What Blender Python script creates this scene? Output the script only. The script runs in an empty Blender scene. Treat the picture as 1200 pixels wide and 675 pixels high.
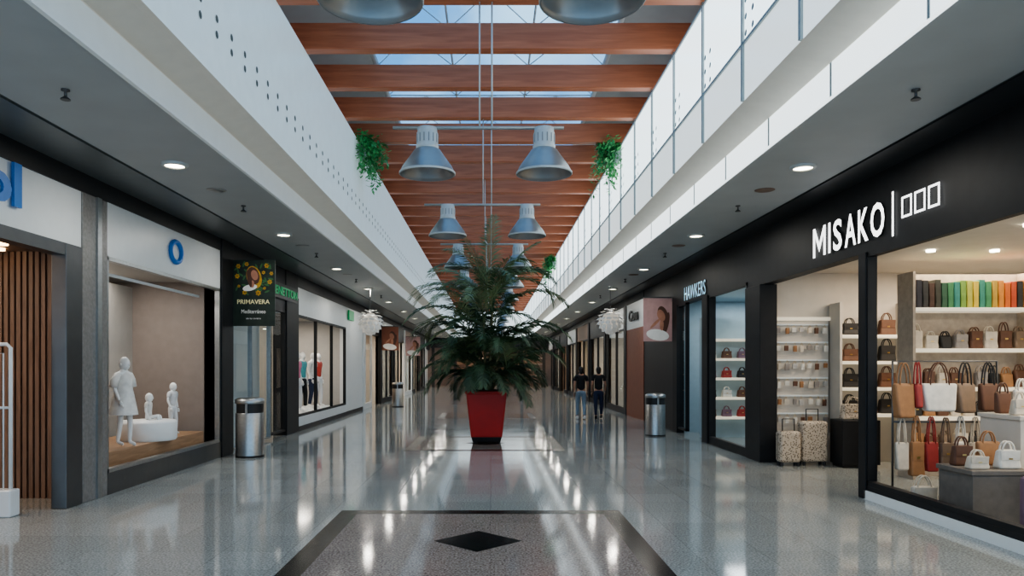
import bpy, bmesh, math, random
from mathutils import Vector, Matrix
random.seed(7)
D=bpy.data; C=bpy.context; COL=C.scene.collection
R=random.uniform
# ------------------------------------------------------------ materials
def P(nt): return nt.nodes['Principled BSDF']
def mat(name,col,rough=.5,metal=0,emit=None,es=0,var=.06,scale=6,spec=.5,coat=0,bump=0):
    m=D.materials.new(name); m.use_nodes=True; nt=m.node_tree; b=P(nt)
    tc=nt.nodes.new('ShaderNodeTexCoord'); nz=nt.nodes.new('ShaderNodeTexNoise'); nz.inputs['Scale'].default_value=scale
    nz.inputs['Detail'].default_value=4
    rp=nt.nodes.new('ShaderNodeValToRGB')
    rp.color_ramp.elements[0].position=.3; rp.color_ramp.elements[1].position=.7
    rp.color_ramp.elements[0].color=[max(0,c*(1-var)) for c in col]+[1]
    rp.color_ramp.elements[1].color=[min(1,c*(1+var)) for c in col]+[1]
    nt.links.new(tc.outputs['Object'],nz.inputs['Vector']); nt.links.new(nz.outputs['Fac'],rp.inputs['Fac'])
    nt.links.new(rp.outputs['Color'],b.inputs['Base Color'])
    b.inputs['Roughness'].default_value=rough; b.inputs['Metallic'].default_value=metal
    b.inputs['Specular IOR Level'].default_value=spec; b.inputs['Coat Weight'].default_value=coat
    if emit: b.inputs['Emission Color'].default_value=list(emit)+[1]; b.inputs['Emission Strength'].default_value=es
    return m
def granite(name,c1,c2,c3,rough=.1,tile=.6,joint=.75,scale=55,spec=.55):
    m=D.materials.new(name); m.use_nodes=True; nt=m.node_tree; b=P(nt); L=nt.links.new; N=nt.nodes.new
    tc=N('ShaderNodeTexCoord'); n=N('ShaderNodeTexNoise'); n.inputs['Scale'].default_value=scale; n.inputs['Detail'].default_value=3
    L(tc.outputs['Object'],n.inputs['Vector'])
    r=N('ShaderNodeValToRGB'); e=r.color_ramp.elements; e[0].position=.36; e[0].color=c1+(1,); e[1].position=.66; e[1].color=c3+(1,)
    k=e.new(.5); k.color=c2+(1,)
    L(n.outputs['Fac'],r.inputs['Fac'])
    br=N('ShaderNodeTexBrick'); br.offset=0; br.inputs['Scale'].default_value=1; br.inputs['Brick Width'].default_value=tile; br.inputs['Row Height'].default_value=tile
    br.inputs['Mortar Size'].default_value=.004; br.inputs['Color1'].default_value=(1,1,1,1); br.inputs['Color2'].default_value=(.87,.87,.87,1); br.inputs['Mortar'].default_value=(joint,joint,joint,1)
    L(tc.outputs['Object'],br.inputs['Vector'])
    mx=N('ShaderNodeMix'); mx.data_type='RGBA'; mx.blend_type='MULTIPLY'; mx.inputs[0].default_value=1
    L(r.outputs['Color'],mx.inputs[6]); L(br.outputs['Color'],mx.inputs[7]); L(mx.outputs[2],b.inputs['Base Color'])
    n2=N('ShaderNodeTexNoise'); n2.inputs['Scale'].default_value=1.3; L(tc.outputs['Object'],n2.inputs['Vector'])
    mr=N('ShaderNodeMapRange'); mr.inputs[3].default_value=rough*.6; mr.inputs[4].default_value=rough*1.5
    L(n2.outputs['Fac'],mr.inputs[0]); L(mr.outputs[0],b.inputs['Roughness'])
    bp=N('ShaderNodeBump'); bp.inputs['Strength'].default_value=.02; bp.inputs['Distance'].default_value=.04
    ad=N('ShaderNodeMath'); ad.operation='ADD'; L(n2.outputs['Fac'],ad.inputs[0]); L(br.outputs['Fac'],ad.inputs[1])
    L(ad.outputs[0],bp.inputs['Height']); L(bp.outputs['Normal'],b.inputs['Normal'])
    b.inputs['Specular IOR Level'].default_value=spec; b.inputs['IOR'].default_value=1.5
    return m
def woodm(name,a,bc,sc=(.8,9,9),rough=.45):
    m=D.materials.new(name); m.use_nodes=True; nt=m.node_tree; b=P(nt); L=nt.links.new; N=nt.nodes.new
    tc=N('ShaderNodeTexCoord'); mp=N('ShaderNodeMapping'); mp.inputs['Scale'].default_value=sc
    n=N('ShaderNodeTexNoise'); n.inputs['Scale'].default_value=2.5; n.inputs['Detail'].default_value=6; n.inputs['Distortion'].default_value=.6
    L(tc.outputs['Object'],mp.inputs['Vector']); L(mp.outputs['Vector'],n.inputs['Vector'])
    r=N('ShaderNodeValToRGB'); e=r.color_ramp.elements; e[0].position=.3; e[0].color=a+(1,); e[1].position=.72; e[1].color=bc+(1,)
    L(n.outputs['Fac'],r.inputs['Fac']); L(r.outputs['Color'],b.inputs['Base Color']); b.inputs['Roughness'].default_value=rough
    return m
def glassm(name,tint=(.93,.96,.96),f0=.05,mx_=.5):
    m=D.materials.new(name); m.use_nodes=True; nt=m.node_tree; nt.nodes.clear(); L=nt.links.new; N=nt.nodes.new
    o=N('ShaderNodeOutputMaterial'); t=N('ShaderNodeBsdfTransparent'); t.inputs[0].default_value=tint+(1,)
    g=N('ShaderNodeBsdfGlossy'); g.inputs['Roughness'].default_value=.01
    f=N('ShaderNodeLayerWeight'); f.inputs['Blend'].default_value=.5
    pw=N('ShaderNodeMath'); pw.operation='POWER'; pw.inputs[1].default_value=4
    mr=N('ShaderNodeMapRange'); mr.inputs[3].default_value=f0; mr.inputs[4].default_value=mx_
    mx=N('ShaderNodeMixShader'); L(f.outputs['Facing'],pw.inputs[0]); L(pw.outputs[0],mr.inputs[0]); L(mr.outputs[0],mx.inputs[0]); L(t.outputs[0],mx.inputs[1]); L(g.outputs[0],mx.inputs[2]); L(mx.outputs[0],o.inputs[0])
    return m
M_floor=granite('floor granite',(.235,.25,.24),(.36,.38,.365),(.50,.52,.50),rough=.075,joint=.68)
M_inlay=granite('beige granite',(.16,.12,.105),(.32,.27,.24),(.48,.42,.38),rough=.08,tile=.6)
M_black_g=granite('black granite',(.006,.006,.007),(.010,.010,.011),(.02,.02,.022),rough=.2,spec=.18)
M_beam=woodm('beam wood',(.42,.12,.052),(.60,.20,.092),sc=(.5,7,7))
M_slat=woodm('slat wood',(.16,.088,.052),(.26,.155,.10),sc=(9,9,.7))
M_plat=woodm('platform wood',(.30,.17,.09),(.46,.28,.16),sc=(9,.8,9))
M_soffit=mat('soffit paint',(.45,.465,.46),.5,var=.04,scale=2)
M_soffdk=mat('soffit edge dark',(.035,.038,.04),.3,var=.1)
M_soffstrip=mat('soffit strip grey',(.13,.14,.14),.35)
M_black=mat('black lacquer',(.015,.016,.018),.52,var=.15,spec=.3)
M_blackm=mat('black matte',(.018,.018,.019),.5,var=.15)
M_white=mat('white panel',(.70,.72,.72),.35,var=.02)
M_roof=mat('roof lining grey',(.45,.47,.47),.5,var=.03)
M_whiteL=mat('perforated white glowing panel',(.64,.71,.72),.4,var=.03,emit=(.78,.93,.97),es=.17)  # weak emission put into the panel colour so it looks lit
M_cove=mat('cream cove',(.60,.57,.50),.5,var=.03,emit=(1,.92,.8),es=.05)
M_ledge=mat('ledge grey white',(.66,.69,.68),.35,var=.02,emit=(.9,.98,1),es=.06)
M_led=mat('backlit white strip',(.8,.85,.87),.3,emit=(.9,.98,1),es=1.15)
M_frost=mat('frosted daylight glow panel',(.8,.86,.87),.25,emit=(.86,.97,1),es=1.35,var=.03)  # emission stands in for sunlight on the frosted glazing
M_frostlo=mat('white glossy glowing panel',(.72,.77,.76),.25,emit=(.9,.98,.98),es=.6,var=.03)  # weaker emission on the lower panels, also imitating daylight
M_mull=mat('mullion grey',(.34,.40,.41),.4)
M_hole=mat('hole dark',(.10,.12,.12),.8)
M_steel=mat('brushed steel',(.45,.46,.46),.36,1,var=.08,scale=20)
M_steeld=mat('dark steel',(.13,.13,.13),.35,.8)
M_bar=mat('lamp bar steel',(.42,.42,.40),.4,.5)
M_lampg=mat('lamp brushed metal',(.36,.36,.355),.3,.6)
M_lampw=mat('lamp light housing',(.60,.61,.59),.4,.1)
M_lampin=mat('lamp inner',(.40,.42,.43),.3,.4)
M_stone=mat('stone pillar',(.20,.19,.18),.35,var=.2,scale=25)
M_glass=glassm('shop glass',(.86,.90,.90),.06,.5)
M_sky=glassm('skylight glass',(.34,.55,.74),.04,.25)
M_red=mat('red pot',(.42,.022,.018),.45,var=.06)
M_soil=mat('soil',(.03,.02,.015),.9,var=.4,scale=30)
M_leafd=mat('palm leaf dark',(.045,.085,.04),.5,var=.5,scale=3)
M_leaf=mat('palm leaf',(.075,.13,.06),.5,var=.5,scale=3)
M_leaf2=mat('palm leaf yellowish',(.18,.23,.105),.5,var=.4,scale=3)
M_stem=mat('palm stem',(.16,.15,.07),.6,var=.4,scale=8)
M_ivy=mat('ivy green',(.10,.38,.13),.5,var=.5,scale=6)
M_blue=mat('sign blue',(.01,.14,.42),.4,emit=(.01,.14,.5),es=.08)
M_green=mat('sign green',(.01,.24,.09),.4,emit=(.01,.5,.15),es=.12)
M_sign=mat('sign lit white',(.9,.9,.9),.4,emit=(1,1,1),es=1.6)
M_signside=mat('sign grey side',(.05,.05,.055),.4)
M_bluesign=mat('sign lit pale blue',(.35,.6,.75),.4,emit=(.4,.7,.9),es=.6)
M_lightd=mat('lamp lens lit',(1,1,1),.4,emit=(1,.93,.72),es=7)
M_warm=mat('warm lamp lens',(1,.8,.5),.4,emit=(1,.62,.3),es=6)
M_mann=mat('mannequin white',(.85,.85,.83),.4,var=.02)
M_petal=mat('lamp petal white',(.76,.76,.73),.5,var=.02,emit=(1,.97,.9),es=.08)
M_core=mat('lamp core grey',(.25,.25,.24),.5,emit=(1,.9,.75),es=.3)
M_in_w=mat('shop wall cream',(.62,.57,.50),.6,var=.03)
M_in_g=mat('shop wall grey beige',(.42,.40,.37),.6,var=.04)
M_in_b=mat('shop wall brown',(.20,.135,.10),.6,var=.1)
M_in_bl=mat('shop wall pale blue',(.33,.43,.48),.5,var=.04)
M_terra=mat('terracotta cladding',(.27,.095,.055),.5,var=.08)
M_shelf=mat('shelf cream glowing board',(.74,.68,.56),.4,emit=(1,.9,.7),es=.3)  # board glow stands in for lights under the shelves
M_skin=mat('skin',(.45,.25,.17),.5,var=.05)
M_hair=mat('black hair',(.01,.008,.007),.5)
M_tee=mat('white cotton shirt',(.72,.72,.72),.8,var=.04)
M_jean=mat('dark blue denim',(.02,.03,.07),.8,var=.2,scale=30)
M_ljean=mat('light blue denim',(.22,.30,.38),.8,var=.2,scale=30)
M_blk=mat('black cloth',(.01,.011,.014),.8)
M_gold=mat('brass clasp',(.7,.5,.2),.3,1)
def cm(n,c,r=.55): return mat(n,c,r,var=.12,scale=12)
# ------------------------------------------------------------ mesh builder
class MB:
    def __init__(s): s.v=[];s.f=[];s.mi=[];s.sm=[];s.mats=[];s.M=Matrix()
    def add(s,vs,fs,m,smooth=False):
        if m not in s.mats: s.mats.append(m)
        k=s.mats.index(m); o=len(s.v)
        s.v+= [tuple(s.M@Vector(v)) for v in vs]
        for f in fs: s.f.append(tuple(i+o for i in f)); s.mi.append(k); s.sm.append(smooth)
    def box(s,lo,hi,m):
        x0,x1=sorted((lo[0],hi[0]));y0,y1=sorted((lo[1],hi[1]));z0,z1=sorted((lo[2],hi[2]))
        s.add([(x0,y0,z0),(x1,y0,z0),(x1,y1,z0),(x0,y1,z0),(x0,y0,z1),(x1,y0,z1),(x1,y1,z1),(x0,y1,z1)],
          [(0,3,2,1),(4,5,6,7),(0,1,5,4),(1,2,6,5),(2,3,7,6),(3,0,4,7)],m); return s
    def frus(s,a,b,z0,z1,m,c=(0,0)):
        v=[(c[0]+sx*q[0],c[1]+sy*q[1],z) for q,z in ((a,z0),(b,z1)) for sx,sy in ((-1,-1),(1,-1),(1,1),(-1,1))]
        s.add(v,[(0,3,2,1),(4,5,6,7),(0,1,5,4),(1,2,6,5),(2,3,7,6),(3,0,4,7)],m); return s
    def lathe(s,pr,m,c=(0,0,0),n=28,smooth=True,caps=True):
        vs=[];fs=[]
        for r,z in pr:
            for i in range(n):
                a=2*math.pi*i/n; vs.append((c[0]+r*math.cos(a),c[1]+r*math.sin(a),c[2]+z))
        for j in range(len(pr)-1):
            for i in range(n):
                k=(i+1)%n; fs.append((j*n+i,j*n+k,(j+1)*n+k,(j+1)*n+i))
        s.add(vs,fs,m,smooth)
        if caps:
            if pr[0][0]>1e-4: s.add(vs[:n],[tuple(range(n))[::-1]],m)
            if pr[-1][0]>1e-4: s.add(vs[-n:],[tuple(range(n))],m)
        return s
    def ell(s,c,r,m,n=14,k=9):
        vs=[];fs=[]
        for j in range(k+1):
            t=math.pi*(j/k); t=min(max(t,.02),math.pi-.02)
            for i in range(n):
                a=2*math.pi*i/n; vs.append((c[0]+r[0]*math.sin(t)*math.cos(a),c[1]+r[1]*math.sin(t)*math.sin(a),c[2]-r[2]*math.cos(t)))
        for j in range(k):
            for i in range(n):
                q=(i+1)%n; fs.append((j*n+i,j*n+q,(j+1)*n+q,(j+1)*n+i))
        fs.append(tuple(range(n))[::-1]); fs.append(tuple(k*n+i for i in range(n)))
        s.add(vs,fs,m,True); return s
    def tube(s,pts,r,m,n=8,closed=False):
        pts=[Vector(p) for p in pts]; N=len(pts); rr=r if isinstance(r,(list,tuple)) else [r]*N
        vs=[];fs=[]; up=Vector((0,0,1)); pv=None
        for i,p in enumerate(pts):
            if closed: t=pts[(i+1)%N]-pts[i-1]
            else: t=pts[min(i+1,N-1)]-pts[max(i-1,0)]
            t.normalize()
            if pv is None:
                u=t.cross(up); 
                if u.length<.05: u=t.cross(Vector((1,0,0)))
            else: u=pv-t*pv.dot(t)
            u.normalize(); pv=u; w=t.cross(u)
            for k in range(n):
                a=2*math.pi*k/n; vs.append(tuple(p+(u*math.cos(a)+w*math.sin(a))*rr[i]))
        for j in range(N if closed else N-1):
            q=(j+1)%N
            for k in range(n):
                l=(k+1)%n; fs.append((j*n+k,j*n+l,q*n+l,q*n+k))
        if not closed: fs.append(tuple(range(n))[::-1]); fs.append(tuple((N-1)*n+k for k in range(n)))
        s.add(vs,fs,m,True); return s
    def obj(s,name,parent=None,loc=(0,0,0),bevel=0,recalc=True,kind=None,rot=None,**kw):
        me=D.meshes.new(name); me.from_pydata(s.v,[],s.f)
        for m in s.mats: me.materials.append(m)
        for p,k,sm in zip(me.polygons,s.mi,s.sm): p.material_index=k; p.use_smooth=sm
        if recalc:
            bm=bmesh.new(); bm.from_mesh(me); bmesh.ops.recalc_face_normals(bm,faces=bm.faces); bm.to_mesh(me); bm.free()
        me.update(); ob=D.objects.new(name,me); COL.objects.link(ob); ob.location=loc
        if rot: ob.rotation_euler=rot
        if parent: ob.parent=parent
        if bevel:
            b=ob.modifiers.new('bevel','BEVEL'); b.width=bevel; b.segments=3; b.limit_method='ANGLE'
        if kind: ob['kind']=kind
        for k,v in kw.items(): ob[k]=v
        return ob
def thing(name,loc,label,category,group=None,rot=0):
    e=D.objects.new(name,None); e.empty_display_size=.1; COL.objects.link(e); e.location=loc; e.rotation_euler=(0,0,rot)
    e['label']=label; e['category']=category
    if group: e['group']=group
    return e
def clone(root,loc,rotz=None,label=None,scale=None):
    def cp(o,par):
        n=o.copy(); COL.objects.link(n)
        if par: n.parent=par; n.matrix_parent_inverse=Matrix()
        for c in list(o.children): cp(c,n)
        return n
    n=cp(root,None); n.location=loc
    if rotz is not None: n.rotation_euler=(0,0,rotz)
    if label: n['label']=label
    if scale: n.scale=scale
    return n
def S(name,lo,hi,m,bevel=0): return MB().box(lo,hi,m).obj(name,kind='structure',bevel=bevel)
cnt={'trim':0,'window':0,'door':0}
def nm(k): cnt[k]+=1; return '%s_%d'%(k,cnt[k])
def basis(o,side):
    if side=='R': X,Y,Z=(0,-1,0),(0,0,1),(-1,0,0)
    elif side=='L': X,Y,Z=(0,1,0),(0,0,1),(1,0,0)
    else: X,Y,Z=(1,0,0),(0,0,1),(0,-1,0)
    M=Matrix.Identity(4)
    for i in range(3): M[i][0]=X[i];M[i][1]=Y[i];M[i][2]=Z[i];M[i][3]=o[i]
    return M
def textgeo(mb,body,w,h,m,x=0,y=0,z=0,ext=.01,bold=.0,sidem=None):
    cu=D.curves.new('t','FONT'); cu.body=body; cu.size=1; cu.extrude=.01; cu.offset=bold; cu.resolution_u=3
    ob=D.objects.new('t',cu); COL.objects.link(ob)
    dg=C.evaluated_depsgraph_get(); me=ob.evaluated_get(dg).to_mesh()
    vs=[v.co.copy() for v in me.vertices]; fs=[tuple(p.vertices) for p in me.polygons]; nz=[p.normal.z for p in me.polygons]
    ob.evaluated_get(dg).to_mesh_clear(); D.objects.remove(ob)
    a=min(v.x for v in vs);b=max(v.x for v in vs);c=min(v.y for v in vs);d=max(v.y for v in vs)
    vs=[(x+(v.x-a)/(b-a)*w,y+(v.y-c)/(d-c)*h,z+(v.z/.01*.5+.5)*ext) for v in vs]
    if sidem:
        mb.add(vs,[f for f,q in zip(fs,nz) if q>.5],m); mb.add(vs,[f for f,q in zip(fs,nz) if q<=.5],sidem)
    else: mb.add(vs,fs,m)
# ------------------------------------------------------------ camera / world
cam=D.cameras.new('camera'); co=D.objects.new('camera',cam); COL.objects.link(co)
co.location=(0,0,1.65); co.rotation_euler=(math.pi/2,0,0); cam.sensor_width=36; cam.lens=25.95
cam.shift_x=25/1200; cam.shift_y=92.5/1200; cam.clip_end=200
C.scene.camera=co
w=D.worlds.new('world'); C.scene.world=w; w.use_nodes=True; nt=w.node_tree; L=nt.links.new
bg=nt.nodes['Background']; tc=nt.nodes.new('ShaderNodeTexCoord'); nz=nt.nodes.new('ShaderNodeTexNoise'); nz.inputs['Scale'].default_value=5; nz.inputs['Detail'].default_value=6
rp=nt.nodes.new('ShaderNodeValToRGB'); rp.color_ramp.elements[0].position=.46; rp.color_ramp.elements[0].color=(.18,.37,.58,1); rp.color_ramp.elements[1].position=.74; rp.color_ramp.elements[1].color=(.78,.86,.90,1)
L(tc.outputs['Generated'],nz.inputs['Vector']); L(nz.outputs['Fac'],rp.inputs['Fac']); L(rp.outputs['Color'],bg.inputs['Color']); bg.inputs['Strength'].default_value=2.0
try:
    C.scene.view_settings.view_transform='AgX'; C.scene.view_settings.look='AgX - Medium High Contrast'
except Exception: pass
C.scene.view_settings.exposure=0.42
# ------------------------------------------------------------ shell
XL,XR=-4.95,4.7; Y0,Y1=-4.0,60.0; ZC=4.0
S('floor',(-10,Y0,-.2),(10,Y1+6,0),M_floor)
def ring(mb,cx,cy,hx,hy,b,z,m):
    o=[(cx-hx,cy-hy,z),(cx+hx,cy-hy,z),(cx+hx,cy+hy,z),(cx-hx,cy+hy,z)]; i=[(cx-hx+b,cy-hy+b,z),(cx+hx-b,cy-hy+b,z),(cx+hx-b,cy+hy-b,z),(cx-hx+b,cy+hy-b,z)]
    mb.add(o+i,[(0,1,5,4),(1,2,6,5),(2,3,7,6),(3,0,4,7)],m)
for k in range(-1,6):
    cy=6.99+9*k; cx=-.12
    mb=MB(); ring(mb,cx,cy,1.59,1.49,.21,.002,M_black_g); a,b=1.38,1.28
    mb.add([(cx-a,cy-b,.002),(cx+a,cy-b,.002),(cx+a,cy+b,.002),(cx-a,cy+b,.002)],[(0,1,2,3)],M_inlay)
    mb.add([(cx-.42,cy,.004),(cx,cy-.42,.004),(cx+.42,cy,.004),(cx,cy+.42,.004)],[(0,1,2,3)],M_black_g)
    mb.obj(nm('trim'),kind='structure',recalc=False)
SW=2.0
for s,xw in ((-1,-XL),(1,XR)):
    S('ceiling',(s*2.95,Y0,ZC),(s*4.22,Y1,ZC+.1),M_soffit)
    S(nm('trim'),(s*4.22,Y0,ZC+.02),(s*4.27,Y1,ZC+.12),M_hole)
    S('ceiling',(s*4.27,Y0,ZC),(s*(xw+.2),Y1,ZC+.1),M_soffstrip if s<0 else M_soffdk)
    mb=MB(); mb.box((s*2.93,Y0,ZC-.02),(s*2.97,Y1,ZC+.27),M_ledge if s<0 else M_led); 
    if s>0:
        y=Y0+.4
        while y<Y1: mb.box((s*2.925,y,ZC-.02),(s*2.935,y+.03,ZC+.27),M_mull); y+=1.42
    mb.obj(nm('trim'),kind='structure')
    mb=MB(); pr=[(2.95,ZC+.27),(2.86,ZC+.30),(2.76,ZC+.33),(2.66,ZC+.36),(2.60,ZC+.38)]
    if s<0: pr=[(2.95,ZC+.27),(2.95,ZC+.30),(2.80,ZC+.33),(2.66,ZC+.36),(2.60,ZC+.38)]
    for (a,b),(c,d) in zip(pr,pr[1:]): mb.add([(s*a,Y0,b),(s*a,Y1,b),(s*c,Y1,d),(s*c,Y0,d)],[(0,1,2,3)],M_cove)
    mb.obj(nm('trim'),kind='structure')
    mb=MB()
    if s<0:
        mb.box((-2.60,Y0,ZC+.38),(-2.7,Y1,6.09),M_whiteL)
        y=3.
        while y<Y1:
            for j in range(2):
                c=(y,4.80+j*.15); vs=[(-2.595,c[0]+.038*math.cos(t*.7854),c[1]+.038*math.sin(t*.7854)) for t in range(8)]
                mb.add(vs,[tuple(range(8))],M_hole)
            y+=.4
    else:
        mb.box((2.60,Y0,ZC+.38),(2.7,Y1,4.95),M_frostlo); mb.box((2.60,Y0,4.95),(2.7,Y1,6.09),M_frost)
        for z in (4.95,6.04): mb.box((2.58,Y0,z),(2.61,Y1,z+.03),M_mull)
        y=Y0+.2
        while y<Y1: mb.box((2.575,y,ZC+.38),(2.60,y+.045,6.09),M_mull); y+=1.42
        y=3.05
        while y<Y1:
            for i in range(2):
                for j in range(3):
                    c=(y+i*.2,5.05+j*.17); vs=[(2.595,c[0]+.035*math.cos(t*.7854),c[1]+.035*math.sin(t*.7854)) for t in range(8)]
                    mb.add(vs,[tuple(range(8))],M_mull)
            y+=1.42
    mb.box((s*2.70,Y0,6.03),(s*2.98,Y1,6.09),M_ledge)
    mb.obj('wall_left' if s<0 else 'wall_right',kind='structure',recalc=True)
    S('wall_left' if s<0 else 'wall_right',(s*2.96,Y0,6.05),(s*3.04,Y1,6.7),M_beam)
    mb=MB(); mb.add([(s*3.0,Y0,6.60),(s*3.0,Y1,6.60),(s*SW,Y1,6.92),(s*SW,Y0,6.92),(s*3.0,Y0,6.70),(s*3.0,Y1,6.70),(s*SW,Y1,7.02),(s*SW,Y0,7.02)],[(0,1,2,3),(4,5,6,7),(0,1,5,4),(2,3,7,6)],M_roof)
    mb.obj('ceiling',kind='structure')
y=Y0; 
while y<Y1-.1:
    y2=min(y+2.84,Y1); mb=MB(); r=.009; cw=2*SW/3
    for x in (-SW,SW): mb.tube([(x,y,6.95),(x,y2,6.95)],.05,M_white,6)
    for k in range(2):
        a=y+k*1.42; b=a+1.42; 
        for q in range(3):
            x0=-SW+q*cw; x1=x0+cw; ap=((x0+x1)/2,(a+b)/2,7.22)
            cs=[(x0,a,6.97),(x1,a,6.97),(x1,b,6.97),(x0,b,6.97)]
            for c in cs: mb.tube([c,ap],r,M_white,5)
            mb.tube([cs[0],cs[1]],.014,M_white,5); mb.tube([cs[0],cs[3]],.018,M_white,5)
            mb.add(cs+[ap],[(0,1,4),(1,2,4),(2,3,4),(3,0,4)],M_sky)
    mb.obj(nm('window'),kind='structure'); y=y2
mb=MB(); mb.box((-2.95,-.09,-.0),(2.95,.09,.37),M_beam)
b0=mb.obj('wooden_ceiling_beam',loc=(0,8.98-1.42*9,6.09),bevel=.012,label='orange-brown glued timber roof beam spanning the corridor',category='beam',group='timber roof beams')
k=-8
while 8.98+1.42*k<Y1:
    b=b0.copy(); COL.objects.link(b); b.location=(0,8.98+1.42*k,6.09); k+=1
# ------------------------------------------------------------ end facade
S('wall_back',(-9,Y1+5,0),(9,Y1+5.2,7),M_in_b)
S('wall_back',(-2.95,Y1,4.0),(3.0,Y1+.2,7.0),M_frostlo)  # glowing wall gives the bright band above the far shops
S('wall_back',(-4.9,Y1-.1,3.2),(4.7,Y1+.05,4.0),M_blackm)
for i in range(6): S(nm('door'),(-4.8+i*1.8,Y1-.1,0),(-4.55+i*1.8,Y1+.1,3.2),M_blackm)
for i in range(3):
    al=D.lights.new('end_light','AREA'); al.size=1.2; al.energy=60; al.color=(1,.76,.52); o=D.objects.new('end_light',al); COL.objects.link(o); o.location=(-3+i*3,Y1+2,3.5)
for i in range(10): MB().lathe([(.0,-.04),(.09,-.03),(.1,.02)],M_warm,n=10).obj('recessed_spotlight',loc=(-3.8+(i%5)*1.9,Y1+1+(i//5)*1.8,3.6),label='warm ceiling spotlight in distant shop',category='light',group='distant shop spotlights')
S('ceiling',(-9,Y1,3.6),(9,Y1+5,3.7),M_in_b)
for i in range(4):
    e=thing('display_shelf',(-3.6+i*2.3,Y1+3.2,0),'tall brown shelving in distant shop','shelf','distant shop shelving')
    MB().box((0,.35,0),(1.4,.4,2.4),M_in_b).obj('back_panel',e)
    for z in (.4,.9,1.4,1.9,2.4): MB().box((0,0,z-.04),(1.4,.35,z),M_in_g if i%2 else M_in_b).obj('shelf_board',e)
# ------------------------------------------------------------ facade helpers
def sb(name,s,xa,xb,y0,y1,z0,z1,m,bevel=0): return S(name,(s*xa,y0,z0),(s*xb,y1,z1),m,bevel)
def side(s): return 'wall_left' if s<0 else 'wall_right'
def window(s,xw,y0,y1,z0,z1,fm,t=.06,mull=(),gm=None,rails=(),nog=False):
    mb=MB(); a,b=s*(xw-.01),s*(xw+.08)
    mb.box((a,y0,z0),(b,y0+t,z1),fm); mb.box((a,y1-t,z0),(b,y1,z1),fm); mb.box((a,y0,z0),(b,y1,z0+t),fm); mb.box((a,y0,z1-t),(b,y1,z1),fm)
    for q in mull: mb.box((a,q-.02,z0),(b,q+.02,z1),fm)
    for q in rails: mb.box((a,y0,q-.02),(b,y1,q+.02),fm)
    g=s*(xw+.04)
    if not nog: mb.add([(g,y0,z0),(g,y1,z0),(g,y1,z1),(g,y0,z1)],[(0,1,2,3)],gm or M_glass)
    return mb.obj(nm('window'),kind='structure',recalc=False)
def shell(s,xw,y0,y1,dep,wm,cmat,zc=3.2,e=60,col=(1,.93,.82),nl=1):
    sb(side(s),s,xw+dep,xw+dep+.1,y0,y1,0,zc+.8,wm)
    sb('ceiling',s,xw+.2,xw+dep,y0,y1,zc,zc+.1,cmat)
    for i in range(nl):
        al=D.lights.new('shop_light','AREA'); al.shape='RECTANGLE'; al.size=dep*.5; al.size_y=(y1-y0)/nl*.35; al.energy=e; al.color=col
        o=D.objects.new('shop_light',al); COL.objects.link(o); o.location=(s*(xw+.2+dep*.5),y0+(y1-y0)*(i+.5)/nl,zc-.03)
def part(s,xw,dep,y,m,t=.1): sb(side(s),s,xw+.1,xw+dep,y-t/2,y+t/2,0,ZC,m)
l=-1; xl=-XL
# ---- left A
sb(side(l),l,xl,xl+.2,2.0,8.92,3.09,3.77,M_white); sb(nm('trim'),l,xl-.02,xl+.2,2,9.5,3.77,ZC,M_blackm)
sb(nm('trim'),l,xl-.02,xl+.15,5.,8.6,2.95,3.09,M_steeld)
sb(nm('door'),l,xl-.03,xl+.15,8.56,8.9,0,3.09,M_steeld,.01)
sb(side(l),l,xl-.02,xl+.25,8.92,9.5,0,3.77,M_stone,.01)
sb(nm('trim'),l,xl-.045,xl,9.22,9.32,0,3.77,M_steel)
shell(l,xl,2,9.3,4,M_in_b,M_in_b,3.1,45,(1,.75,.55),2)
mb=MB(); mb.box((-xl-.2,9.3,0),(-xl-4,9.42,3.2),M_in_b)
for i in range(48): mb.box((-xl-.25-i*.078,9.26,0),(-xl-.298-i*.078,9.30,3.1),M_slat)
mb.obj('wall_left',kind='structure')
for i,(x,yy) in enumerate(((-5.7,8.6),(-6.2,8.0),(-5.6,7.6),(-6.6,8.8),(-6.0,9.0))):
    MB().lathe([(.07,0),(.07,.03)],M_warm,n=16).obj('recessed_spotlight',loc=(x,yy,3.07),label='small warm recessed spotlight in shop ceiling',category='light',group='shop ceiling spotlights')
g=thing('security_gate',(-5.55,8.15,0),'white tubular anti-theft gate with box base at shop doorway','security gate')
MB().tube([(-.25,0,.15),(-.25,0,1.86),(-.21,0,1.9),(.21,0,1.9),(.25,0,1.86),(.25,0,.15)],.022,M_white).obj('gate_frame',g)
MB().tube([(-.25,0,1.2),(.25,0,1.2)],.015,M_white).obj('crossbar',g); MB().tube([(-.17,0,.3),(-.17,0,1.8),(.17,0,1.8),(.17,0,.3)],.01,M_white).obj('inner_loop',g)
MB().box((-.3,-.09,0),(.3,.09,.3),M_white).obj('base_box',g,bevel=.02)
g=thing('shop_sign',(-xl+.02,7.1,3.3),'blue raised letters on white shop fascia','sign')
mb=MB(); mb.M=basis((0,0,0),'L'); textgeo(mb,'ol',.62,.46,M_blue,0,0,0,.03,.03); mb.obj('lettering',g)
g=thing('shop_emblem',(-xl+.02,11.57,3.45),'blue oval ring emblem on white fascia above display window','sign')
mb=MB(); mb.tube([(0,.20*math.sin(t*math.pi/12),.16*math.cos(t*math.pi/12)) for t in range(24)],.038,M_blue,8,True); mb.obj('ring',g)
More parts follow.
